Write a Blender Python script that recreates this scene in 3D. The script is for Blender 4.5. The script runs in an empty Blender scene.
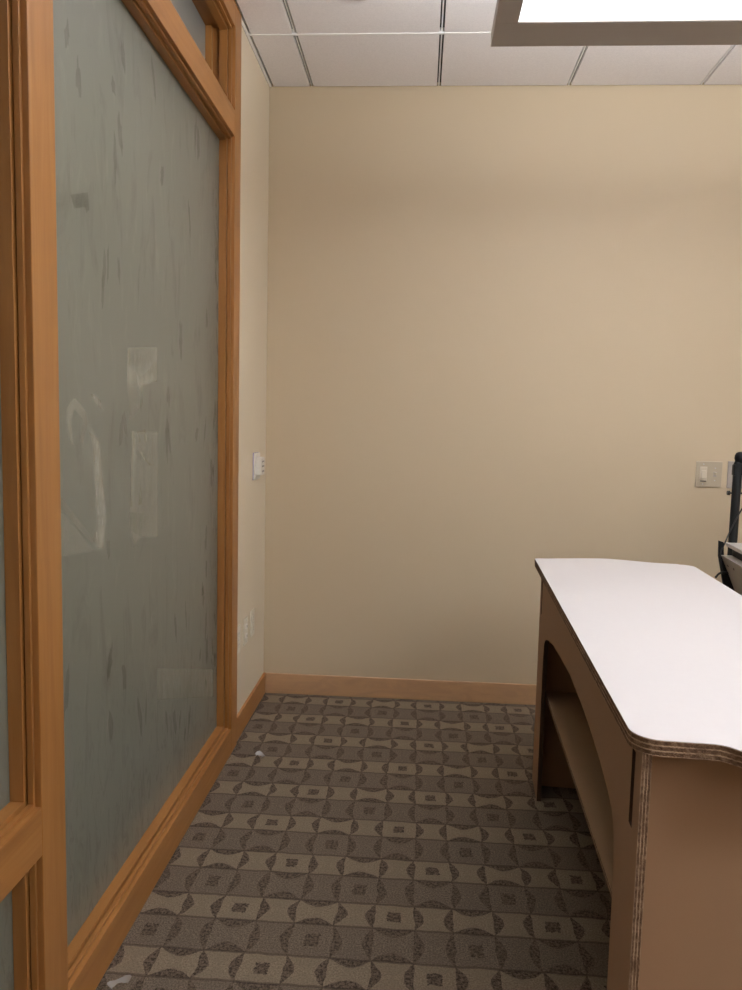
import bpy, bmesh, math, random
from mathutils import Vector, Matrix
random.seed(7)
S = bpy.context.scene
COL = S.collection
H = 3.008            # ceiling height
XF = 0.018           # face of the window framing on the left wall
XR, YB = 4.1, -7.2   # right wall, wall behind the viewer

# ------------------------------------------------------------------ materials
class NT:
    def __init__(s, name):
        s.m = bpy.data.materials.new(name); s.m.use_nodes = True
        s.t = s.m.node_tree; s.t.nodes.clear()
        s.out = s.t.nodes.new('ShaderNodeOutputMaterial')
    def n(s, typ, **kw):
        x = s.t.nodes.new(typ)
        for k, v in kw.items(): setattr(x, k, v)
        return x
    def link(s, a, b): s.t.links.new(a, b)
    def put(s, sock, v):
        if v is None: return
        if hasattr(v, 'is_linked'): s.link(v, sock)
        else: sock.default_value = v
    def math(s, op, a, b=None, c=None, clamp=False):
        x = s.n('ShaderNodeMath', operation=op); x.use_clamp = clamp
        s.put(x.inputs[0], a)
        if b is not None: s.put(x.inputs[1], b)
        if c is not None: s.put(x.inputs[2], c)
        return x.outputs[0]
    def mix(s, f, a, b, typ='MIX'):
        x = s.n('ShaderNodeMix', data_type='RGBA', blend_type=typ)
        s.put(x.inputs[0], f); s.put(x.inputs[6], a); s.put(x.inputs[7], b)
        return x.outputs[2]
    def coord(s, which='Object', scale=(1, 1, 1), loc=(0, 0, 0)):
        c = s.n('ShaderNodeTexCoord'); m = s.n('ShaderNodeMapping')
        s.link(c.outputs[which], m.inputs[0])
        m.inputs['Scale'].default_value = scale; m.inputs['Location'].default_value = loc
        return m.outputs[0]
    def sep(s, v):
        x = s.n('ShaderNodeSeparateXYZ'); s.link(v, x.inputs[0]); return x.outputs
    def noise(s, vec, scale, detail=2, rough=.5, dist=0):
        x = s.n('ShaderNodeTexNoise'); s.link(vec, x.inputs['Vector'])
        x.inputs['Scale'].default_value = scale; x.inputs['Detail'].default_value = detail
        x.inputs['Roughness'].default_value = rough; x.inputs['Distortion'].default_value = dist
        return x.outputs[0]
    def ramp(s, f, stops, interp='LINEAR'):
        x = s.n('ShaderNodeValToRGB'); s.link(f, x.inputs[0]); r = x.color_ramp
        r.interpolation = interp
        while len(r.elements) < len(stops): r.elements.new(.5)
        for e, (p, c) in zip(r.elements, stops):
            e.position = p; e.color = c if len(c) == 4 else (*c, 1)
        return x.outputs[0]
    def bump(s, h, strength=.2, dist=.002):
        x = s.n('ShaderNodeBump'); x.inputs['Strength'].default_value = strength
        x.inputs['Distance'].default_value = dist; s.link(h, x.inputs['Height']); return x.outputs[0]
    def bsdf(s, col, rough=.6, normal=None, **kw):
        x = s.n('ShaderNodeBsdfPrincipled')
        s.put(x.inputs['Base Color'], col if hasattr(col, 'is_linked') or len(col) == 4 else (*col, 1))
        s.put(x.inputs['Roughness'], rough)
        if normal is not None: s.link(normal, x.inputs['Normal'])
        for k, v in kw.items(): s.put(x.inputs[k.replace('_', ' ')], v)
        return x.outputs[0]
    def done(s, sh): s.link(sh, s.out.inputs[0]); return s.m

def C4(r, g, b): return (r, g, b, 1)
def srgb(r, g, b):
    f = lambda v: (v/255/12.92) if v/255 <= .04045 else ((v/255+.055)/1.055)**2.4
    return (f(r), f(g), f(b), 1)

def plain(name, col, rough=.5, bumpscale=None, **kw):
    t = NT(name); v = t.coord()
    n = t.noise(v, 60, 3)
    c = t.mix(t.math('MULTIPLY', n, .14), col, tuple(x*.8 for x in col[:3])+(1,))
    nm = t.bump(t.noise(v, bumpscale, 2), .12, .001) if bumpscale else None
    return t.done(t.bsdf(c, rough, nm, **kw))

def wood(name, axis, pale=0.0):
    t = NT(name)
    sc = [26, 26, 26]; sc[axis] = 1.6
    v = t.coord('Object', sc)
    g = t.noise(v, 1.2, 5, .6, .6)
    sc2 = [9, 9, 9]; sc2[axis] = 3.0
    blot = t.noise(t.coord('Object', sc2), 1.0, 3, .55, 1.2)
    sc3 = [190, 190, 190]; sc3[axis] = 5
    fine = t.noise(t.coord('Object', sc3), 1.0, 2)
    c = t.ramp(g, [(.3, (.285, .120, .032)), (.5, (.340, .150, .041)), (.72, (.385, .180, .054))])
    c = t.mix(t.math('MULTIPLY', t.ramp(blot, [(.45, (0, 0, 0)), (.75, (1, 1, 1))]), .35), c, C4(.30, .125, .036))
    c = t.mix(t.math('MULTIPLY', t.ramp(fine, [(.55, (0, 0, 0)), (.8, (1, 1, 1))]), .25), c, C4(.30, .128, .038))
    if pale > .1: c = t.mix(t.math('MULTIPLY', t.ramp(t.noise(t.coord('Object', (5, 9, 14)), 1.0, 4, .6, 2.0), [(.42, (0, 0, 0)), (.62, (1, 1, 1))]), .8), c, C4(.22, .085, .022))
    if pale: c = t.mix(pale, c, C4(.72, .50, .31))
    return t.done(t.bsdf(c, t.math('MULTIPLY_ADD', fine, .12, .34), t.bump(fine, .05, .0006)))
WOOD = [wood('maple_x', 0), wood('maple_y', 1), wood('maple_z', 2)]
PALE = [wood('pale_maple_x', 0, .45), wood('pale_maple_y', 1, .02)]

def wall_paint(name, col):
    t = NT(name); v = t.coord()
    big = t.noise(v, 1.1, 2); fine = t.noise(v, 240, 2)
    c = t.mix(t.math('MULTIPLY', big, .10), col, tuple(x*.9 for x in col[:3])+(1,))
    return t.done(t.bsdf(c, .62, t.bump(fine, .10, .0008)))
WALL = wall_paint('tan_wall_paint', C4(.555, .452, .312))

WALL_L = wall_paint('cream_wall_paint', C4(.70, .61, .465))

def ceiling_mat():
    t = NT('ceiling_tile'); v = t.coord()
    f = t.noise(v, 190, 4, .7)
    c = t.mix(t.ramp(f, [(.35, (0, 0, 0)), (.6, (1, 1, 1))]), C4(.83, .795, .80), C4(.905, .87, .875))
    return t.done(t.bsdf(c, .9, t.bump(f, .25, .001)))
CEIL = ceiling_mat()
GRID_WHITE = plain('grid_white', C4(.93, .92, .91), .4)
GRID_DARK = plain('grid_reveal', C4(.06, .055, .053), .8)

def carpet_mat():
    t = NT('patterned_carpet')
    x, y, z = t.sep(t.coord())
    M = t.math
    CW, RP, LF = .1117, .2355, .446
    wob = t.noise(t.coord('Object', (1, 1, 1)), 120, 3, .7)
    wb = M('MULTIPLY', M('SUBTRACT', wob, .5), .16)
    wx = t.noise(t.coord('Object', (1, 1, 1)), 16, 2); wy = t.noise(t.coord('Object', (1, 1, 1), (7, 3, 0)), 16, 2)
    x = M('MULTIPLY_ADD', M('SUBTRACT', wx, .5), .022, x); y = M('MULTIPLY_ADD', M('SUBTRACT', wy, .5), .012, y)
    xs = M('DIVIDE', M('SUBTRACT', x, .0155), CW)
    ys = M('DIVIDE', M('SUBTRACT', M('MULTIPLY', y, -1), 1.218), RP)
    k = M('FLOOR', ys); f = M('SUBTRACT', ys, k)
    light = M('LESS_THAN', f, LF); dark = M('SUBTRACT', 1, light)
    vl = M('DIVIDE', f, LF); vd = M('DIVIDE', M('SUBTRACT', f, LF), 1-LF)
    vr = M('ADD', M('MULTIPLY', vl, light), M('MULTIPLY', vd, dark))
    odd = M('FLOORED_MODULO', k, 2)
    xo = M('SUBTRACT', xs, M('ADD', odd, M('MULTIPLY', dark, 2)))
    ci = M('FLOOR', xo); cx = M('SUBTRACT', xo, ci); cell = M('FLOORED_MODULO', ci, 4)
    isA = M('LESS_THAN', cell, .5)
    isC = M('LESS_THAN', M('ABSOLUTE', M('SUBTRACT', cell, 2)), .5)
    isB = M('SUBTRACT', M('SUBTRACT', 1, isA), isC)
    def bulge(a, amp):
        q = M('MULTIPLY', M('ABSOLUTE', M('SUBTRACT', a, .5)), 2)
        return M('MULTIPLY', M('SUBTRACT', 1, M('POWER', q, 1.7)), amp)
    dx = M('ABSOLUTE', M('SUBTRACT', cx, .5)); dy = M('ABSOLUTE', M('SUBTRACT', vr, .5))
    a_m = M('GREATER_THAN', M('ADD', dy, wb), M('SUBTRACT', .5, bulge(cx, .28)))
    b_m = M('GREATER_THAN', M('ADD', dx, wb), M('SUBTRACT', .49, bulge(vr, .25)))
    c_m = M('MULTIPLY', M('LESS_THAN', M('ADD', dx, wb), .17), M('LESS_THAN', M('ADD', dy, wb), .19))
    mask = M('ADD', M('ADD', M('MULTIPLY', isA, a_m), M('MULTIPLY', isB, b_m)), M('MULTIPLY', isC, c_m), clamp=True)
    # facets: two triangles per plain patch differ in tone
    facet = M('GREATER_THAN', dy, dx)
    sp = t.noise(t.coord('Object', (1, 1, 1)), 210, 2, .85)
    sp2 = t.noise(t.coord('Object', (1, 1, 1)), 120, 3, .85)
    speck = t.ramp(sp, [(.40, (0, 0, 0)), (.60, (1, 1, 1))])
    lbg = t.mix(speck, C4(.158, .121, .084), C4(.272, .214, .152))
    lbg = t.mix(M('MULTIPLY', facet, .30), lbg, C4(.180, .141, .100))
    dbg = t.mix(speck, C4(.100, .077, .056), C4(.208, .163, .120))
    dbg = t.mix(M('MULTIPLY', facet, .25), dbg, C4(.126, .101, .076))
    bg = t.mix(light, dbg, lbg)
    sp3 = t.ramp(sp2, [(.42, (0, 0, 0)), (.58, (1, 1, 1))])
    mot = t.mix(sp3, C4(.026, .018, .013), C4(.150, .113, .084))
    col = t.mix(M('MULTIPLY', mask, M('MULTIPLY_ADD', light, .10, .80)), bg, mot)
    # tufting line between the rows
    e1 = M('LESS_THAN', M('ABSOLUTE', M('SUBTRACT', f, LF)), .018)
    e2 = M('LESS_THAN', M('MINIMUM', f, M('SUBTRACT', 1, f)), .018)
    line = M('MAXIMUM', e1, e2)
    col = t.mix(M('MULTIPLY', line, .5), col, C4(.040, .028, .022))
    hgt = M('SUBTRACT', M('ADD', sp, M('MULTIPLY', mask, .25)), M('MULTIPLY', line, .8))
    return t.done(t.bsdf(col, .95, t.bump(hgt, .55, .004), Specular_IOR_Level=.12))
CARPET = carpet_mat()

def frosted(name):
    t = NT(name)
    a = t.noise(t.coord('Object', (1, 5.5, 1.5)), 2.2, 5, .62, 1.0)
    b = t.noise(t.coord('Object', (1, 9, 2.6), (3, 1, 5)), 2.0, 4, .6, .7)
    cl = t.noise(t.coord('Object', (1, 1.6, 1.0)), 1.5, 2)
    col = t.mix(cl, C4(.170, .180, .146), C4(.215, .222, .186))
    col = t.mix(t.math('MULTIPLY', t.ramp(a, [(.55, (0, 0, 0)), (.70, (1, 1, 1))]), .50), col, C4(.095, .095, .072))
    col = t.mix(t.math('MULTIPLY', t.ramp(b, [(.56, (0, 0, 0)), (.72, (1, 1, 1))]), .30), col, C4(.30, .30, .25))
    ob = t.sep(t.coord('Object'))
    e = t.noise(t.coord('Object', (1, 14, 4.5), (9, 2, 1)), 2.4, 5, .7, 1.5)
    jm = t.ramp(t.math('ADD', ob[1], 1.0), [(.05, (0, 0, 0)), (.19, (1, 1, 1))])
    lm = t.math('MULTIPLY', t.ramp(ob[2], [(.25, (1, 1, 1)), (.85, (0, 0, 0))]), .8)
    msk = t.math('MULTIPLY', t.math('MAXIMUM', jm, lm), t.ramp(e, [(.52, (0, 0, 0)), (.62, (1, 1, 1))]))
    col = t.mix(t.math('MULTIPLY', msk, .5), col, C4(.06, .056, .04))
    p = t.bsdf(col, .33, None, Transmission_Weight=.10, IOR=1.5, Specular_IOR_Level=.75)
    return t.done(p)
FROST = frosted('frosted_glass')
def clearish():
    t = NT('transom_glass'); v = t.coord()
    n = t.noise(v, 3, 3)
    col = t.mix(n, C4(.27, .28, .26), C4(.33, .335, .31))
    return t.done(t.bsdf(col, .28, None, Transmission_Weight=.30, IOR=1.45))
TRGLASS = clearish()
def film(name, col, alpha):
    t = NT(name)
    v = t.coord('Object', (1, 16, 7))
    n = t.noise(v, 2.5, 3, .6)
    a = t.math('MULTIPLY', t.ramp(n, [(.3, (.55,)*3), (.65, (1, 1, 1))]), alpha)
    tr = t.n('ShaderNodeBsdfTransparent'); mx = t.n('ShaderNodeMixShader')
    t.link(a, mx.inputs[0]); t.link(tr.outputs[0], mx.inputs[1]); t.link(t.bsdf(col, .6), mx.inputs[2])
    return t.done(mx.outputs[0])
RESIDUE = film('tape_residue', C4(.62, .60, .49), .52)
RESIDUE_FAINT = film('faint_residue', C4(.55, .53, .42), .30)
SMUDGE = film('dark_smudge', C4(.11, .11, .085), .24)

def cardboard(name, col):
    t = NT(name); v = t.coord()
    f = t.noise(v, 320, 3); b = t.noise(v, 5, 3)
    c = t.mix(t.math('MULTIPLY', b, .35), col, tuple(x*.82 for x in col[:3])+(1,))
    c = t.mix(t.math('MULTIPLY', f, .2), c, tuple(x*1.25 for x in col[:3])+(1,))
    return t.done(t.bsdf(c, .72, t.bump(f, .06, .0005), Specular_IOR_Level=.25))
KRAFT = cardboard('kraft_board', C4(.355, .215, .128))
KRAFT_SHELF = cardboard('shelf_board', C4(.36, .235, .135))

CUT = cardboard('shaded_cut_edge', C4(.060, .032, .020))  # near-black board: shade of arch edges and slots put into the colour
def corrugated(name, axis, c0, thick):
    """cut edge of layered corrugated board: liners and open flutes"""
    t = NT(name)
    xyz = t.sep(t.coord()); M = t.math
    p = M('DIVIDE', M('SUBTRACT', xyz[axis], c0), thick)
    
    others = [i for i in range(3) if i != axis]
    vz = t.n('ShaderNodeCombineXYZ')
    for i in others: t.link(xyz[i], vz.inputs[i])
    wig = t.noise(vz.outputs[0], 230, 2)
    pw = M('ADD', p, M('MULTIPLY', M('SUBTRACT', wig, .5), .10))
    lay = M('ABSOLUTE', M('SUBTRACT', M('FRACT', M('MULTIPLY', pw, 3.0)), .5))
    liner = M('MULTIPLY', M('GREATER_THAN', lay, .36), t.ramp(t.noise(vz.outputs[0], 28, 2), [(.35, (.25,)*3), (.6, (1,)*3)]))
    lng = t.noise(t.coord('Object', (1, 1, 1)), 95, 3, .7)
    flute = t.ramp(lng, [(.34, (.105, .058, .036)), (.52, (.175, .104, .062)), (.72, (.32, .21, .138))])
    c = t.mix(M('MULTIPLY', liner, .85), flute, C4(.56, .40, .27))
    h = M('ADD', liner, lng)
    return t.done(t.bsdf(c, .85, t.bump(h, .8, .004), Specular_IOR_Level=.15))
EDGE_TOP = corrugated('board_edge_top', 2, .862, .027)
EDGE_V = corrugated('board_edge_side', 0, 0.0, .016)
EDGE_U = corrugated('board_edge_end', 1, 0.0, .016)

LAMINATE = plain('white_laminate', C4(.73, .70, .712), .42, Specular_IOR_Level=.35)
PLASTIC_W = plain('white_plastic', C4(.80, .76, .70), .35)
PLASTIC_I = plain('ivory_plastic', C4(.43, .365, .27), .38)
PLASTIC_M = plain('warm_white_plastic', C4(.60, .53, .42), .38)
PLASTIC_P = plain('pale_ivory_plastic', C4(.74, .68, .56), .38)
PLASTIC_G = plain('grey_plate', C4(.36, .32, .29), .5)
SLOTDARK = plain('slot_dark', C4(.03, .027, .025), .6)
LILAC = plain('lilac_backplate', C4(.30, .24, .42), .5)
BLACK = plain('black_enamel', C4(.008, .009, .010), .5, Specular_IOR_Level=.25)
RUBBER = plain('black_rubber', C4(.010, .010, .010), .6)
GREYMETAL = plain('grey_painted_metal', C4(.42, .39, .365), .45)
LTGREY = plain('light_grey_metal', C4(.50, .475, .46), .4)
FIXT = plain('taupe_fixture_metal', C4(.46, .41, .375), .5)
STEEL = plain('steel', C4(.5, .5, .5), .3, Metallic=.9)
def lamp(name, col, st):
    t = NT(name); e = t.n('ShaderNodeEmission')
    e.inputs[0].default_value = col; e.inputs[1].default_value = st
    return t.done(e.outputs[0])
DIFF = lamp('lit_diffuser', C4(.955, .975, 1.0), 6.6)
UPL = lamp('lit_top_lens', C4(.955, .975, 1.0), 42.0)
DIFF2 = lamp('lit_diffuser_weaker', C4(.955, .975, 1.0), 16.0)
DIFF3 = lamp('lit_diffuser_back', C4(.955, .975, 1.0), 7.0)
UPL2 = lamp('lit_top_lens_weaker', C4(.955, .975, 1.0), 16.0)
def bezel_mat():
    t = NT('translucent_bezel')
    a = t.n('ShaderNodeBsdfTranslucent'); a.inputs[0].default_value = (.8, .78, .75, 1)
    d = t.n('ShaderNodeBsdfDiffuse'); d.inputs[0].default_value = (.85, .83, .8, 1)
    m = t.n('ShaderNodeMixShader'); m.inputs[0].default_value = .8
    t.link(d.outputs[0], m.inputs[1]); t.link(a.outputs[0], m.inputs[2])
    return t.done(m.outputs[0])
BEZEL = bezel_mat()
def plastic_scrap():
    t = NT('clear_plastic_scrap')
    return t.done(t.bsdf(C4(.9, .9, .9), .12, None, Transmission_Weight=.72, IOR=1.45))
SCRAP = plastic_scrap()

# ------------------------------------------------------------------ geometry helpers
def obj(name, bm, mats, parent=None, smooth=False):
    bmesh.ops.recalc_face_normals(bm, faces=bm.faces[:])
    me = bpy.data.meshes.new(name); bm.to_mesh(me); bm.free()
    for m in (mats if isinstance(mats, (list, tuple)) else [mats]): me.materials.append(m)
    if smooth:
        for p in me.polygons: p.use_smooth = True
        me.set_sharp_from_angle(angle=math.radians(38))
    o = bpy.data.objects.new(name, me); COL.objects.link(o)
    if parent: o.parent = parent
    return o
def tag(o, label=None, cat=None, group=None, kind=None):
    if label: o['label'] = label
    if cat: o['category'] = cat
    if group: o['group'] = group
    if kind: o['kind'] = kind
    return o
def empty(name, loc, rz=0):
    o = bpy.data.objects.new(name, None); COL.objects.link(o)
    o.location = loc; o.rotation_euler = (0, 0, rz); o.empty_display_size = .1
    return o
def box(bm, a, b, bev=0, mi=0):
    a = [min(p, q) for p, q in zip(a, b)], [max(p, q) for p, q in zip(a, b)]
    lo, hi = a
    r = bmesh.ops.create_cube(bm, size=1)
    vs = r['verts']
    for v in vs:
        v.co = Vector([(lo[i]+hi[i])/2 + v.co[i]*(hi[i]-lo[i]) for i in range(3)])
    fs = list({f for v in vs for f in v.link_faces})
    for f in fs: f.material_index = mi
    if bev:
        es = list({e for v in vs for e in v.link_edges})
        bmesh.ops.bevel(bm, geom=es, offset=bev, segments=2, profile=.6, affect='EDGES', clamp_overlap=True)
    return bm
def B(a, b, bev=0): return box(bmesh.new(), a, b, bev)
def cyl(bm, p0, p1, r0, r1=None, seg=24, mi=0):
    p0, p1 = Vector(p0), Vector(p1); r1 = r0 if r1 is None else r1
    d = p1-p0
    mat = Matrix.Translation((p0+p1)/2) @ d.to_track_quat('Z', 'Y').to_matrix().to_4x4()
    r = bmesh.ops.create_cone(bm, cap_ends=True, segments=seg, radius1=r0, radius2=r1, depth=d.length, matrix=mat)
    for v in r['verts']:
        for f in v.link_faces: f.material_index = mi
    return bm
def lathe(bm, prof, seg=32, mat=Matrix()):
    rings = []
    for r, z in prof:
        rings.append([bm.verts.new(mat @ Vector((max(r, 1e-5)*math.cos(2*math.pi*i/seg), max(r, 1e-5)*math.sin(2*math.pi*i/seg), z))) for i in range(seg)])
    for a, b in zip(rings, rings[1:]):
        for i in range(seg): bm.faces.new((a[i], a[(i+1) % seg], b[(i+1) % seg], b[i]))
    bm.faces.new(rings[0]); bm.faces.new(rings[-1])
    return bm
def tube(bm, pts, r, seg=10):
    pts = [Vector(p) for p in pts]; rings = []
    for i, p in enumerate(pts):
        d = (pts[min(i+1, len(pts)-1)] - pts[max(i-1, 0)]).normalized()
        q = d.to_track_quat('Z', 'Y')
        rings.append([bm.verts.new(p + q @ Vector((r*math.cos(2*math.pi*k/seg), r*math.sin(2*math.pi*k/seg), 0))) for k in range(seg)])
    for a, b in zip(rings, rings[1:]):
        for k in range(seg): bm.faces.new((a[k], a[(k+1) % seg], b[(k+1) % seg], b[k]))
    bm.faces.new(rings[0]); bm.faces.new(rings[-1])
    return bm
def spline(pts, n=8):
    P = [Vector(p) for p in pts]; out = []
    for i in range(len(P)-1):
        a, b, c, d = P[max(i-1, 0)], P[i], P[i+1], P[min(i+2, len(P)-1)]
        for k in range(n):
            t = k/n
            out.append(.5*((2*b)+(c-a)*t+(2*a-5*b+4*c-d)*t*t+(3*b-3*c+d-a)*t**3))
    return out+[P[-1]]
def prism(outline, holes, f, d0, d1, mi_side=0, mi0=0, mi1=0):
    """plate from a 2-D outline (with holes); f(a, b, d) -> 3-D point; side faces get mi_side"""
    bm = bmesh.new()
    loops = [outline]+list(holes)
    caps = []
    rings = {}
    for d, mi in ((d0, mi0), (d1, mi1)):
        es = []
        for li, lp in enumerate(loops):
            vs = [bm.verts.new(f(a, b, d)) for a, b in lp]
            rings[(li, d)] = vs
            es += [bm.edges.new((vs[i], vs[(i+1) % len(vs)])) for i in range(len(vs))]
        r = bmesh.ops.triangle_fill(bm, use_beauty=True, use_dissolve=False, edges=es)
        for g in r['geom']:
            if isinstance(g, bmesh.types.BMFace): g.material_index = mi
    for li, lp in enumerate(loops):
        a, b = rings[(li, d0)], rings[(li, d1)]
        for i in range(len(a)):
            j = (i+1) % len(a)
            fc = bm.faces.new((a[i], a[j], b[j], b[i])); fc.material_index = mi_side
    return bm

# ------------------------------------------------------------------ the room
HX = -1.75   # far side of the corridor behind the frosted glass
tag(obj('floor', B((HX, YB, -.05), (XR, 0, 0)), CARPET), kind='structure')
def wall(name, a, b): return tag(obj(name, B(a, b), WALL), kind='structure')
wall('wall_back', (HX, 0, 0), (XR, .12, H+.14))
wall('wall_right', (XR, YB, 0), (XR+.12, 0, H+.14))
wall('wall_front', (HX, YB-.12, 0), (XR, YB, H+.14))
bm = bmesh.new()
Y0, Y1 = -.648, -3.926     # extent of the window wall
box(bm, (-.12, Y0, 0), (0, 0, H)); box(bm, (-.12, YB, 0), (0, Y1, H))
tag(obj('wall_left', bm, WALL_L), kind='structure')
wall('wall_corridor', (HX-.12, YB, 0), (HX, 0, H+.14))

# suspended ceiling: tiles with a reveal along one direction, a flush white tee along the other
bm = bmesh.new(); bt = bmesh.new(); bd = bmesh.new()
GX0, GY0, T = .2062, -.4948, .6096
xs = sorted([0.012] + [GX0+T*k for k in range(0, 7) if GX0+T*k < XR] + [XR])
ys = sorted([-.004] + [GY0-T*k for k in range(0, 12) if GY0-T*k > YB] + [YB])
gx, gy = .0095, .0035
for i in range(len(xs)-1):
    for j in range(len(ys)-1):
        if xs[i+1]-xs[i] < .03 or ys[j+1]-ys[j] < .03: continue
        box(bm, (xs[i]+gx, ys[j]+gy, H), (xs[i+1]-gx, ys[j+1]-gy, H+.016), .0015)
for x in xs[1:-1]:
    box(bt, (x-.0028, YB, H+.004), (x+.0028, 0, H+.02))
for y in ys[1:-1]:
    box(bt, (.012, y-.0055, H-.0025), (XR, y+.0055, H+.02))
box(bt, (0, YB, H+.002), (.012, 0, H+.02))
box(bm, (HX, YB, H), (-.12, 0, H+.016))
box(bd, (HX, YB, H+.02), (XR, 0, H+.14))
ce = tag(obj('ceiling', bm, CEIL), kind='structure')
obj('tee_grid', bt, GRID_WHITE, ce)
obj('grid_reveal', bd, GRID_DARK, ce)

# baseboards
def baseboard(name, a, b, ax): return tag(obj(name, B(a, b, .003), PALE[ax]), kind='structure')
baseboard('baseboard_back', (0.013, -.013, 0), (XR, 0, .1045), 0)
baseboard('baseboard_left', (0, Y0, 0), (.013, 0, .1045), 1)
baseboard('baseboard_right', (XR-.013, YB, 0), (XR, -.013, .1045), 1)

# ------------------------------------------------------------------ wooden window wall on the left
GZ0, GZT0, GZT1, GHD = .108, 2.507, 2.606, 2.913
XG, XTG, XB = -.0445, -.098, -.12        # glass, transom glass, back of the framing
def frame_piece(name, a, b, ax, parent, bev=.0022):
    return obj(name, B(a, b, bev), WOOD[ax], parent)
def bead(parent, yA, yB, zA, zB, xg, step=.016):
    """glazing bead round one opening, in front of the glass, with a groove"""
    bm = {0: bmesh.new(), 1: bmesh.new()}
    for x1, x0, s in ((-.011, xg+.0035, step), (.005, -.0075, step*.5)):
        box(bm[1], (x0, yA, zA), (x1, yB, zA+s), .0012); box(bm[1], (x0, yA, zB-s), (x1, yB, zB), .0012)
        box(bm[0], (x0, yA, zA+s), (x1, yA+s, zB-s), .0012); box(bm[0], (x0, yB-s, zA+s), (x1, yB, zB-s), .0012)
    obj('glazing_bead', bm[0], WOOD[2], parent); obj('glazing_bead', bm[1], WOOD[1], parent)

ST = [(-.746, -.648), (-2.335, -2.231), (-3.926, -3.826)]   # stiles
w1 = tag(empty('window_1', (0, -1.49, 0)), kind='structure')
w2 = tag(empty('window_2', (0, -3.08, 0)), kind='structure')
def part(o, root):
    o.location = -Vector(root.location); return o
def W1(o): return part(o, w1)
def W2(o): return part(o, w2)
W1(frame_piece('stile', (XB, ST[0][0], 0), (XF, ST[0][1], H-.003), 2, w1))
W1(frame_piece('stile', (XB, ST[1][0], 0), (XF, ST[1][1], H-.003), 2, w1))
W2(frame_piece('stile', (XB, ST[2][0], 0), (XF, ST[2][1], H-.003), 2, w2))
def fill(root, fn, yA, yB, lower):
    fn(frame_piece('sill', (XB, yA, 0), (XF, yB, GZ0), 1, root))
    fn(frame_piece('transom_rail', (XB, yA, GZT0), (XF, yB, GZT1), 1, root))
    fn(frame_piece('head_rail', (XB, yA, GHD), (XF, yB, H-.003), 1, root))
    spans = [(GZ0, GZT0)]
    if lower:
        fn(frame_piece('middle_rail', (XB, yA, .494), (XF, yB, .599), 1, root)); spans = [(GZ0, .494), (.599, GZT0)]
    panes = []
    for z0, z1 in spans:
        bead(root, yA, yB, z0, z1, XG)
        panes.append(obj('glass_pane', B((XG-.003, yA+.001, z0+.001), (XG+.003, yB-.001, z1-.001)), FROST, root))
    bead(root, yA, yB, GZT1, GHD, -.045, .014)
    # deeper stop in front of the transom light
    bm = bmesh.new()
    box(bm, (XTG+.003, yB-.022, GZT1), (-.070, yB, GHD), .001); box(bm, (XTG+.003, yA, GZT1), (-.070, yA+.022, GHD), .001)
    obj('transom_stop', bm, WOOD[2], root)
    obj('transom_pane', B((XTG-.003, yA+.001, GZT1+.001), (XTG+.003, yB-.001, GHD-.001)), TRGLASS, root)
    for c in root.children: fn(c)
    return panes
p1 = fill(w1, W1, ST[1][1], ST[0][0], False)[0]
fill(w2, W2, ST[2][1], ST[1][0], True)

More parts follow.
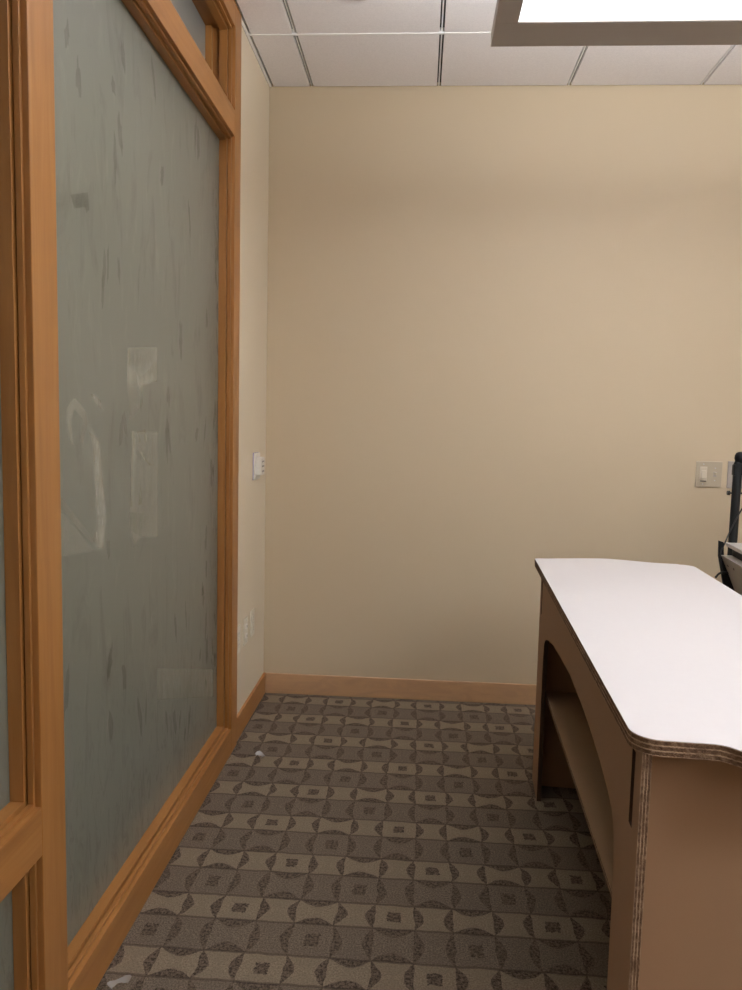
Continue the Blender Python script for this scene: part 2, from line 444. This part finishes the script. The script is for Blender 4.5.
# tape residue and smudges on the big pane (flat films on the glass)
def film_part(name, mat, polys, dx):
    bm = bmesh.new()
    for poly in polys:
        vs = [bm.verts.new((XG+.003+dx, y, z)) for y, z in poly]
        bm.faces.new(vs)
    o = obj(name, bm, mat, p1)
    return o
FILMS = {'tape_residue': [[(-1.6897, 1.5948), (-1.6819, 1.5505), (-1.6474, 1.5303), (-1.6022, 1.5233), (-1.5645, 1.5359), (-1.4952, 1.5756), (-1.4727, 1.5739), (-1.4712, 1.516), (-1.5611, 1.504), (-1.5914, 1.497), (-1.6029, 1.4729), (-1.6213, 1.4755), (-1.621, 1.4955), (-1.705, 1.4912), (-1.7067, 1.5867)],
  [(-1.9606, 1.3647), (-1.9234, 1.3556), (-1.8988, 1.3406), (-1.8864, 1.2687), (-1.8706, 1.2073), (-1.8647, 1.1458), (-1.8798, 1.0623), (-1.9168, 1.0683), (-1.9437, 1.0934), (-1.9267, 1.1176), (-1.9147, 1.1518), (-1.927, 1.2124), (-1.9304, 1.2947), (-1.9439, 1.3473)],
  [(-1.9476, 1.4589), (-1.9208, 1.4571), (-1.885, 1.4438), (-1.8828, 1.4203), (-1.9145, 1.4342)],
  [(-1.6624, 1.362), (-1.6521, 1.3419), (-1.6747, 1.2564), (-1.68, 1.1504), (-1.6939, 1.1519), (-1.6921, 1.2574), (-1.6734, 1.3357), (-1.6833, 1.3687)],
  [(-1.6411, 1.3618), (-1.5762, 1.3694), (-1.5554, 1.3401), (-1.5748, 1.3267), (-1.5896, 1.3544), (-1.6231, 1.3535), (-1.6049, 1.3342), (-1.6234, 1.3279)],
  [(-1.625, 1.2264), (-1.607, 1.1839), (-1.6038, 1.1491), (-1.6353, 1.149), (-1.6162, 1.1916)],
  [(-1.6146, 1.3073), (-1.5484, 1.2701), (-1.5187, 1.2616), (-1.5387, 1.2591), (-1.6018, 1.2898)]],
'residue_stain': [[(-1.7065, 1.5963), (-1.4702, 1.62), (-1.4712, 1.516), (-1.6026, 1.4964), (-1.5922, 1.4415), (-1.6966, 1.3934), (-1.7151, 1.4907)],
  [(-1.6765, 1.3621), (-1.4664, 1.3601), (-1.4694, 1.0321), (-1.6182, 1.0527), (-1.6985, 1.086), (-1.6869, 1.2571)],
  [(-1.7045, 1.1365), (-1.5985, 1.1208), (-1.6089, 1.0527), (-1.6641, 1.0372), (-1.6986, 1.0794)],
  [(-2.0746, 1.4245), (-2.0362, 1.4472), (-1.9748, 1.4157), (-1.9652, 1.3875), (-1.9963, 1.3314), (-2.0083, 1.354), (-1.9883, 1.393), (-2.037, 1.42), (-2.0559, 1.3872), (-2.0456, 1.3328), (-2.0631, 1.3441), (-2.0788, 1.3978)],
  [(-2.1107, 1.218), (-2.0906, 1.2053), (-1.937, 1.0924), (-1.9507, 1.0856), (-2.0209, 1.1307), (-2.1138, 1.1917)],
  [(-2.1117, 1.1861), (-2.0211, 1.125), (-1.9576, 1.0808), (-1.9308, 1.0646), (-2.1151, 1.0792)],
  [(-1.4815, 0.6088), (-0.8146, 0.3898), (-0.813, 0.2699), (-1.4825, 0.5063)]],
'smudge': [[(-2.0421, 1.9075), (-1.9516, 1.9393), (-1.9436, 1.9023), (-1.9583, 1.8892), (-1.9685, 1.9015), (-2.0234, 1.8818)],
  [(-1.7841, 2.0729), (-1.7457, 2.0651), (-1.7738, 2.0625)],
  [(-1.8356, 1.7948), (-1.8213, 1.7936), (-1.8365, 1.7539), (-1.8445, 1.7605)],
  [(-1.7642, 1.7926), (-1.7242, 1.7963), (-1.7387, 1.7421), (-1.7607, 1.751)],
  [(-0.9283, 1.7798), (-0.8753, 1.7846), (-0.884, 1.7591), (-0.9367, 1.7571)],
  [(-1.1456, 2.1001), (-1.1085, 2.1045), (-1.1637, 2.0415), (-1.1888, 2.0396)],
  [(-1.4207, 2.1521), (-1.3728, 2.1654), (-1.3852, 2.1244), (-1.4268, 2.1195)],
  [(-1.7907, 2.2514), (-1.77, 2.2441), (-1.7124, 2.185), (-1.7263, 2.159), (-1.7606, 2.1831)],
  [(-1.847, 0.7424), (-1.8222, 0.7239), (-1.818, 0.6801), (-1.7664, 0.6273), (-1.7929, 0.6337), (-1.8481, 0.6906)],
  [(-1.6299, 0.5097), (-1.6244, 0.4629), (-1.7131, 0.4975), (-1.6665, 0.4919)],
  [(-1.8459, 0.5655), (-1.7868, 0.5446), (-1.7951, 0.5295), (-1.8261, 0.5424)],
  [(-2.098, 0.7455), (-2.079, 0.7339), (-2.0835, 0.7124), (-2.1005, 0.7253)],
  [(-0.924, 0.3691), (-0.8642, 0.3327), (-0.9072, 0.286), (-0.9752, 0.2736), (-0.9498, 0.3248)],
  [(-1.3072, 0.362), (-1.2663, 0.3523), (-1.283, 0.3046), (-1.3235, 0.2882)],
  [(-1.7491, 0.6726), (-1.7019, 0.651), (-1.6822, 0.6159), (-1.7221, 0.6334)],
  [(-1.8498, 1.053), (-1.8303, 1.0477), (-1.8357, 1.0252), (-1.8503, 1.0329)],
  [(-0.949, 1.3527), (-0.8762, 1.3373), (-0.8965, 1.2647), (-0.9382, 1.288)],
  [(-0.9296, 0.9375), (-0.8928, 0.9274), (-0.9032, 0.9111), (-0.9346, 0.9191)],
  [(-0.9233, 0.8252), (-0.8699, 0.8074), (-0.8911, 0.7813), (-0.923, 0.7953)],
  [(-0.9263, 0.601), (-0.8674, 0.6006), (-0.8769, 0.4799), (-0.909, 0.4591)]]}
for nm, mt, dx in (('tape_residue', RESIDUE, .0006), ('residue_stain', RESIDUE_FAINT, .0009), ('smudge', SMUDGE, .0012)):
    polys = FILMS[nm]
    if nm == 'smudge':            # ragged hand marks: one square one, the others torn vertical smears
        polys = polys[:1]
        rnd = random.Random(3)
        spots = [(c[0][0], c[0][1], .045) for c in FILMS[nm][1:]]
        spots += [(-.755-rnd.random()**2*.10, rnd.uniform(.3, 2.2), .05) for _ in range(20)]
        spots += [(rnd.uniform(-2.0, -.8), rnd.uniform(.18, .75), .045) for _ in range(12)]
        spots += [(rnd.uniform(-2.1, -.9), rnd.uniform(1.3, 2.4), .05) for _ in range(16)]
        for cy, cz, L in spots:
            hgt, wid, lean = L*rnd.uniform(.5, 1.7), L*rnd.uniform(.16, .42), rnd.uniform(-.25, .25)
            n = 16; pts = []
            for k in range(n):
                a = 2*math.pi*k/n; q = rnd.uniform(.55, 1.15)
                pts.append((min(cy+wid*q*math.cos(a)+lean*hgt*math.sin(a), -.765), cz+hgt*q*math.sin(a)))
            polys.append(pts)
    film_part(nm, mt, polys, dx)

# ------------------------------------------------------------------ pendant lights
def pendant(loc, LX, LY, diff, upl, label):
    r = empty('pendant_light', loc)
    t = .036
    bx, by = .060, .125
    bm = bmesh.new()
    box(bm, (0, -by, 0), (LX, 0, t), .002); box(bm, (0, -LY, 0), (LX, -LY+by, t), .002)
    box(bm, (0, -LY+by, 0), (bx, -by, t), .002); box(bm, (LX-bx, -LY+by, 0), (LX, -by, t), .002)
    obj('housing', bm, FIXT, r)
    obj('diffuser', B((bx, -LY+by, .006), (LX-bx, -by, .014)), diff, r)
    obj('top_lens', B((bx, -LY+by, .024), (LX-bx, -by, .031)), upl, r)
    bm = bmesh.new(); q = .022
    box(bm, (bx, -by-q, .003), (LX-bx, -by, .006)); box(bm, (bx, -LY+by, .003), (LX-bx, -LY+by+q, .006))
    box(bm, (bx, -LY+by+q, .003), (bx+q, -by-q, .006)); box(bm, (LX-bx-q, -LY+by+q, .003), (LX-bx, -by-q, .006))
    obj('bezel', bm, BEZEL, r)
    zc = H-loc[2]
    for px in (.25, LX-.25):
        for py in (-.06, -LY+.06):
            obj('hanging_wire', cyl(bmesh.new(), (px, py, t), (px, py, zc-.012), .0012, seg=8), STEEL, r)
            obj('wire_mount', lathe(bmesh.new(), [(.016, zc), (.016, zc-.006), (.006, zc-.014), (.002, zc-.014)], 20, Matrix.Translation((px, py, 0))), STEEL, r)
    tag(r, label, 'light')
    return r
pendant((.938, -1.56, 2.45), 1.83, .72, DIFF, UPL, 'wide grey framed pendant light with glowing white diffuser hanging above the white table')
pendant((1.95, -3.34, 2.45), 1.83, .72, DIFF2, UPL2, 'second grey framed pendant light hanging beside the viewer over the near end of the room')
pendant((2.05, -5.15, 2.45), 1.83, .72, DIFF3, UPL2, 'third grey framed pendant light added out of view behind the viewer to light the table end')  # unseen lamp added to brighten the near end panel of the table

# ceiling detector
d = obj('smoke_detector', lathe(bmesh.new(), [(.040, 0), (.043, -.004), (.043, -.012), (.036, -.022), (.020, -.028), (.001, -.029)], 40), PLASTIC_W, smooth=True)
d.location = (.505, -.815, H)
tag(d, 'small round white detector on a ceiling tile near the wooden window wall', 'smoke detector')

# ------------------------------------------------------------------ wall plates
def outlet(y, label, kind):
    r = empty('wall_outlet', (0, y, .444))
    obj('plate', B((0, -.036, -.062), (.006, .036, .062), .002), PLASTIC_P, r)
    if kind == 'duplex':
        for s in (-1, 1):
            f = obj('receptacle', B((.005, -.017, s*.024-.016), (.0085, .017, s*.024+.016), .003), PLASTIC_P, r)
            bm = bmesh.new()
            for yy in (-.007, .007): box(bm, (.008, yy-.0013, s*.024-.001), (.0089, yy+.0013, s*.024+.009))
            cyl(bm, (.008, 0, s*.024-.008), (.0089, 0, s*.024-.008), .0028, seg=12)
            obj('socket_slots', bm, PLASTIC_G, f)
        obj('screw', cyl(bmesh.new(), (.005, 0, 0), (.0072, 0, 0), .003, seg=12), STEEL, r)
    else:
        for s in (-1, 1):
            f = obj('jack', B((.005, -.011, s*.022-.011), (.010, .011, s*.022+.011), .002), PLASTIC_W, r)
            obj('jack_opening', B((.0095, -.006, s*.022-.006), (.0104, .006, s*.022+.005)), PLASTIC_G, f)
        for s in (-1, 1):
            obj('screw', cyl(bmesh.new(), (.005, 0, s*.050), (.0072, 0, s*.050), .003, seg=12), STEEL, r)
    tag(r, label, 'outlet', 'low wall plates beside the window wall')
    return r
outlet(-.580, 'low ivory outlet plate right against the wooden window frame, first of three', 'duplex')
outlet(-.432, 'low ivory plate with two jacks, middle of three left of the corner', 'data')
outlet(-.290, 'low ivory outlet plate closest to the room corner, last of three', 'duplex')

r = empty('wall_thermostat', (0, -.245, 1.19))
obj('backplate', B((0, -.055, -.064), (.004, .055, .064), .001), LILAC, r)
obj('cover_plate', B((.004, -.054, -.063), (.013, .054, .063), .002), PLASTIC_W, r)
cs = obj('housing', B((.012, -.030, -.042), (.036, .045, .042), .004), PLASTIC_W, r)
for zz in (-.024, 0, .022):
    for yy in (-.008, .022): obj('button', B((.0355, yy-.005, zz-.004), (.0368, yy+.005, zz+.004)), SLOTDARK, cs)
tag(r, 'small white box thermostat at eye level on the narrow wall beside the corner', 'thermostat')

r = empty('light_switch', (2.183, 0, 1.195))
obj('plate', B((-.062, -.007, -.062), (.062, 0, .062), .0022), PLASTIC_I, r)
rk = obj('rocker', B((-.043, -.0105, -.034), (-.010, -.005, .036), .002), PLASTIC_M, r)
tl = obj('rocker_paddle', B((-.038, -.0145, -.022), (-.015, -.009, .018), .002), PLASTIC_M, rk)
obj('slide_slot', B((-.041, -.0115, -.036), (-.012, -.0095, -.031), .0008), SLOTDARK, rk)
tg = obj('toggle', B((.024, -.017, -.004), (.034, -.005, .010), .002), PLASTIC_I, r)
obj('toggle_slot', B((.021, -.0082, -.012), (.037, -.006, .013), .0008), PLASTIC_G, tg)
for x, z in ((.029, .030), (.029, -.030), (-.027, .048), (-.027, -.048)): obj('screw', cyl(bmesh.new(), (x, -.0055, z), (x, -.0085, z), .003, seg=12), STEEL, r)
tag(r, 'ivory double light switch plate with a rocker and a toggle on tan wall', 'light switch')

r = empty('wall_plate', (2.312, 0, 1.195))
obj('plate', B((-.040, -.007, -.066), (.040, 0, .066), .0022), PLASTIC_G, r)
for s in (-1, 1): obj('screw', cyl(bmesh.new(), (0, -.006, s*.048), (0, -.0085, s*.048), .003, seg=12), STEEL, r)
tag(r, 'grey blank wall plate half hidden behind the black post', 'wall plate')

# ------------------------------------------------------------------ cardboard table
TB = empty('craft_table', (1.262, -.86, 0), -math.atan(.06))
tag(TB, 'tall brown cardboard table with a white laminate top and curved arch opening', 'table')
def arc(cx, cy, r, a0, a1, n=7):
    return [(cx+r*math.cos(math.radians(a0+(a1-a0)*i/n)), cy+r*math.sin(math.radians(a0+(a1-a0)*i/n))) for i in range(n+1)]
def smoothstep(t): return t*t*(3-2*t)
VL, VR = -.017, .567
UF, UN = -.052, 1.684
def bulge(v):     # bracket-shaped ends
    lo, hi, w = .112, .438, .085
    if v <= lo or v >= hi: return 0
    return .056*min(1, smoothstep(min((v-lo)/w, (hi-v)/w, 1)))
out = []
rr = .046
VF = -.027          # the left edge runs very slightly out of square
out += arc(VL+rr, UN-rr, rr, 180, 90)
out += [(v, UN+bulge(v)) for v in [VL+rr+(VR-VL-2*rr)*i/48 for i in range(1, 48)]]
out += arc(VR-rr, UN-rr, rr, 90, 0)
out += arc(VR-rr, UF+rr, rr, 0, -90)
FAR = [(.521, -.060), (.475, -.064), (.425, -.068), (.363, -.087), (.31, -.105), (.261, -.115), (.22, -.112), (.154, -.097), (.09, -.079), (.03, -.060), (-.011, -.052)]
out += [(q.x, q.y) for q in spline([(a, b, 0) for a, b in FAR], 5)[1:-1]]
out += arc(VF+.016, UF+.016, .016, -90, -180)
Z0, Z1 = .862, .889
fz = lambda a, b, d: (a, -b, d)
tp = obj('tabletop', prism(out, [], fz, Z0, Z1, 1, 0, 0), [KRAFT, EDGE_TOP], TB)
obj('laminate_surface', prism(out, [], fz, Z1, Z1+.0012, 0, 0, 0), LAMINATE, tp)

TH = .016
def rect_slot(u0, u1, z0, z1): return [(u0, z0), (u1, z0), (u1, z1), (u0, z1)]
ARCH = [(0, .0), (0, .30), (0, .46), (.003, .53), (.008, .575), (.017, .612), (.030, .637), (.05, .653), (.10, .669), (.2, .688), (.33, .702), (.47, .711), (.678, .715)]
AU0, AU1 = .153, 1.508
ARCF = [(0, .0), (0, .30), (0, .50), (.004, .56), (.013, .603), (.030, .624), (.069, .641), (.14, .659), (.27, .682), (.46, .700), (.678, .715)]
left = [(AU0+d, z) for d, z in ARCF]; right = [(AU1-d, z) for d, z in ARCH[:-1]][::-1]
PU0, PU1 = -.034, 1.676
poly = [(PU0, 0), (AU0, 0)] + left[1:] + right[:-1] + [(AU1, 0), (PU1, 0), (PU1, Z0), (PU0, Z0)]
SN, SF = 1.609, .012       # tab slots near and far
slots = [rect_slot(SN-.003, SN+.021, .705, .843), rect_slot(SF-.002, SF+.020, .685, .845)]
fp = obj('arch_panel', prism(poly, slots, lambda a, b, d: (d, -a, b), 0, TH, 1, 0, 0), [KRAFT, EDGE_V, CUT], TB)
for pl in fp.data.polygons:      # arch and slot edges get the painted shade, the outer ends do not
    if pl.material_index == 1 and PU0+.001 < -pl.center.y < PU1-.001: pl.material_index = 2
V1 = .530
obj('back_panel', prism([(PU0, 0), (PU1, 0), (PU1, Z0), (PU0, Z0)], [], lambda a, b, d: (d, -a, b), V1, V1+TH, 1, 0, 0), [KRAFT, EDGE_V], TB)
hole = arc(.345, .814, .014, -90, 90, 6)+arc(.195, .814, .014, 90, 270, 6)
for u in (SN-.001, SF-.001):
    hz = [(TH, 0), (V1, 0), (V1, Z0), (TH, Z0)]
    e = obj('end_panel', prism(hz, [hole], lambda a, b, d: (a, -d, b), u, u+.0145, 1, 0, 0), [KRAFT, EDGE_U], TB)
    # tab standing in the slot of the arch panel, a little below its face
    obj('tab', B((.0135, -u-.0135, .709), (TH+.001, -u-.0025, .842)), CUT, e)  # dark colour stands in for the shade inside the slot
shelf = [(.028, SF+.0145), (V1-.002, SF+.0145), (V1-.002, SN-.002), (.046, SN-.002)]
obj('shelf', prism(shelf, [], fz, .369, .385, 1, 0, 0), [KRAFT_SHELF, EDGE_TOP], TB)

# ------------------------------------------------------------------ equipment stand by the back wall
EX, EY = 2.157, -.40
R = empty('equipment_stand', (EX, EY, 0), -.10)
tag(R, 'grey metal equipment stand with a black upright post behind the table', 'equipment stand')
obj('post', lathe(bmesh.new(), [(.0185, .05), (.0185, 1.262), (.016, 1.270), (.014, 1.276)], 28), BLACK, R, True)
bm = bmesh.new()
lathe(bm, [(.001, 1.266), (.014, 1.268), (.021, 1.277), (.0245, 1.289), (.0235, 1.301), (.018, 1.312), (.009, 1.317), (.001, 1.318)], 28, Matrix.Translation((.008, 0, 0)))
obj('ball_finial', bm, BLACK, R, True)
bm = bmesh.new()
box(bm, (-.020, -.016, 1.215), (.20, .016, 1.262), .004); box(bm, (.14, -.018, 1.06), (.18, .018, 1.22), .004)
obj('side_arm', bm, BLACK, R)
for sg in (-1, 1):
    bm = bmesh.new()
    cyl(bm, (sg*.016, 0, 1.137), (sg*.027, 0, 1.137), .004, seg=12)
    cyl(bm, (sg*.026, 0, 1.137), (sg*.037, 0, 1.137), .0105, .009, 16)
    obj('clamp_knob', bm, RUBBER, R)
# body running towards the viewer: flat tray on top, dark gap, undercut grey housing
obj('top_tray', B((-.052, -.46, .914), (.40, -.078, .930), .003), LTGREY, R)
obj('dark_rail', B((-.026, -.45, .875), (.38, -.086, .914), .002), BLACK, R)
bm = prism([(-.068, .875), (.40, .875), (.40, .58), (.057, .58)], [], lambda a, b, d: (a, d, b), -.46, -.083)
hs = obj('housing', bm, GREYMETAL, R)
nx = Vector((-.925, 0, -.38))
for yy, zz in ((-.135, .838), (-.215, .838), (-.40, .838), (-.135, .66)):
    c0 = Vector((-.068+(.875-zz)*.4237, yy, zz))
    obj('screw_hole', cyl(bmesh.new(), c0-nx*.002, c0+nx*.0012, .0052, seg=14), SLOTDARK, hs)
bm = prism([(-.080, .936), (-.060, .930), (-.056, .876), (.062, .58), (.030, .58), (-.050, .742), (-.078, .870)], [], lambda a, b, d: (a, d, b), -.081, -.070)
obj('bracket', bm, BLACK, R)
obj('column', B((.13, -.31, .06), (.21, -.23, .585), .004), BLACK, R)
bm = bmesh.new()
box(bm, (-.03, -.47, .040), (.40, -.41, .070), .006); box(bm, (-.03, -.03, .040), (.40, .03, .070), .006); box(bm, (.13, -.44, .042), (.21, 0, .074), .006)
bs = obj('base', bm, BLACK, R)
for x, yy in ((0, -.44), (.37, -.44), (0, 0), (.37, 0)):
    obj('caster', cyl(bmesh.new(), (x, yy-.012, .021), (x, yy+.012, .021), .021, seg=20), RUBBER, bs)
cab = spline([(.10, -.03, 1.20), (.045, -.028, 1.115), (.012, -.028, 1.055), (-.020, -.035, .985), (-.050, -.068, .930), (-.072, -.088, .885), (-.068, -.090, .840), (-.055, -.092, .79)])
obj('cable', tube(bmesh.new(), cab, .0032), RUBBER, R, True)
hook = spline([(-.020, -.086, .795), (-.048, -.090, .802), (-.072, -.092, .796), (-.088, -.092, .776)])
obj('hook', tube(bmesh.new(), hook, .0045), RUBBER, R, True)

# ------------------------------------------------------------------ scraps on the carpet
def scrap(loc, rz, label, k):
    bm = bmesh.new()
    n = 9
    A = []; Bv = []
    for i in range(n):
        a = math.radians(-100+220*i/(n-1))
        z = .002+.010*abs(math.sin(a*k))
        A.append(bm.verts.new((.022*math.cos(a), .030*math.sin(a), z*1.5)))
        Bv.append(bm.verts.new((.011*math.cos(a)-.005, .019*math.sin(a), .003+.004*math.cos(a*2)**2)))
    for i in range(n-1): bm.faces.new((A[i], A[i+1], Bv[i+1], Bv[i]))
    r = bmesh.ops.solidify(bm, geom=bm.faces[:], thickness=.0012)
    o = obj('plastic_scrap', bm, SCRAP, None, True)
    o.location = loc; o.rotation_euler = (0, 0, rz)
    tag(o, label, 'scrap', 'clear plastic scraps on the carpet')
scrap((.146, -.770, .0005), .6, 'clear curled plastic scrap on the carpet close to the far wood sill', 1.2)
scrap((.072, -2.075, .0005), 2.2, 'clear curled plastic scrap on the carpet at the bottom near the window base', .9)

# ------------------------------------------------------------------ camera, world, colour
cam = bpy.data.cameras.new('camera'); co = bpy.data.objects.new('camera', cam); COL.objects.link(co)
F, CX, CD, CZ = 756.80, .7737, 3.783, 1.4011
p, y, r_ = -.0937, -.0624, .0233
fv = Vector((math.sin(y)*math.cos(p), math.cos(y)*math.cos(p), math.sin(p)))
rt = Vector((math.cos(y), -math.sin(y), 0)); up = rt.cross(fv)
Rv = rt*math.cos(r_)+up*math.sin(r_); Uv = -rt*math.sin(r_)+up*math.cos(r_)
m = Matrix((Rv, Uv, -fv)).transposed().to_4x4(); m.translation = (CX, -CD, CZ)
co.matrix_world = m
cam.sensor_fit = 'VERTICAL'; cam.sensor_height = 24; cam.lens = 24*F/990
cam.clip_start = .02
S.camera = co
w = bpy.data.worlds.new('world'); S.world = w; w.use_nodes = True
w.node_tree.nodes['Background'].inputs[0].default_value = (.02, .02, .02, 1)
S.view_settings.view_transform = 'Standard'; S.view_settings.look = 'None'
S.view_settings.gamma = 1; S.view_settings.use_curve_mapping = False
S.view_settings.exposure = -0.12
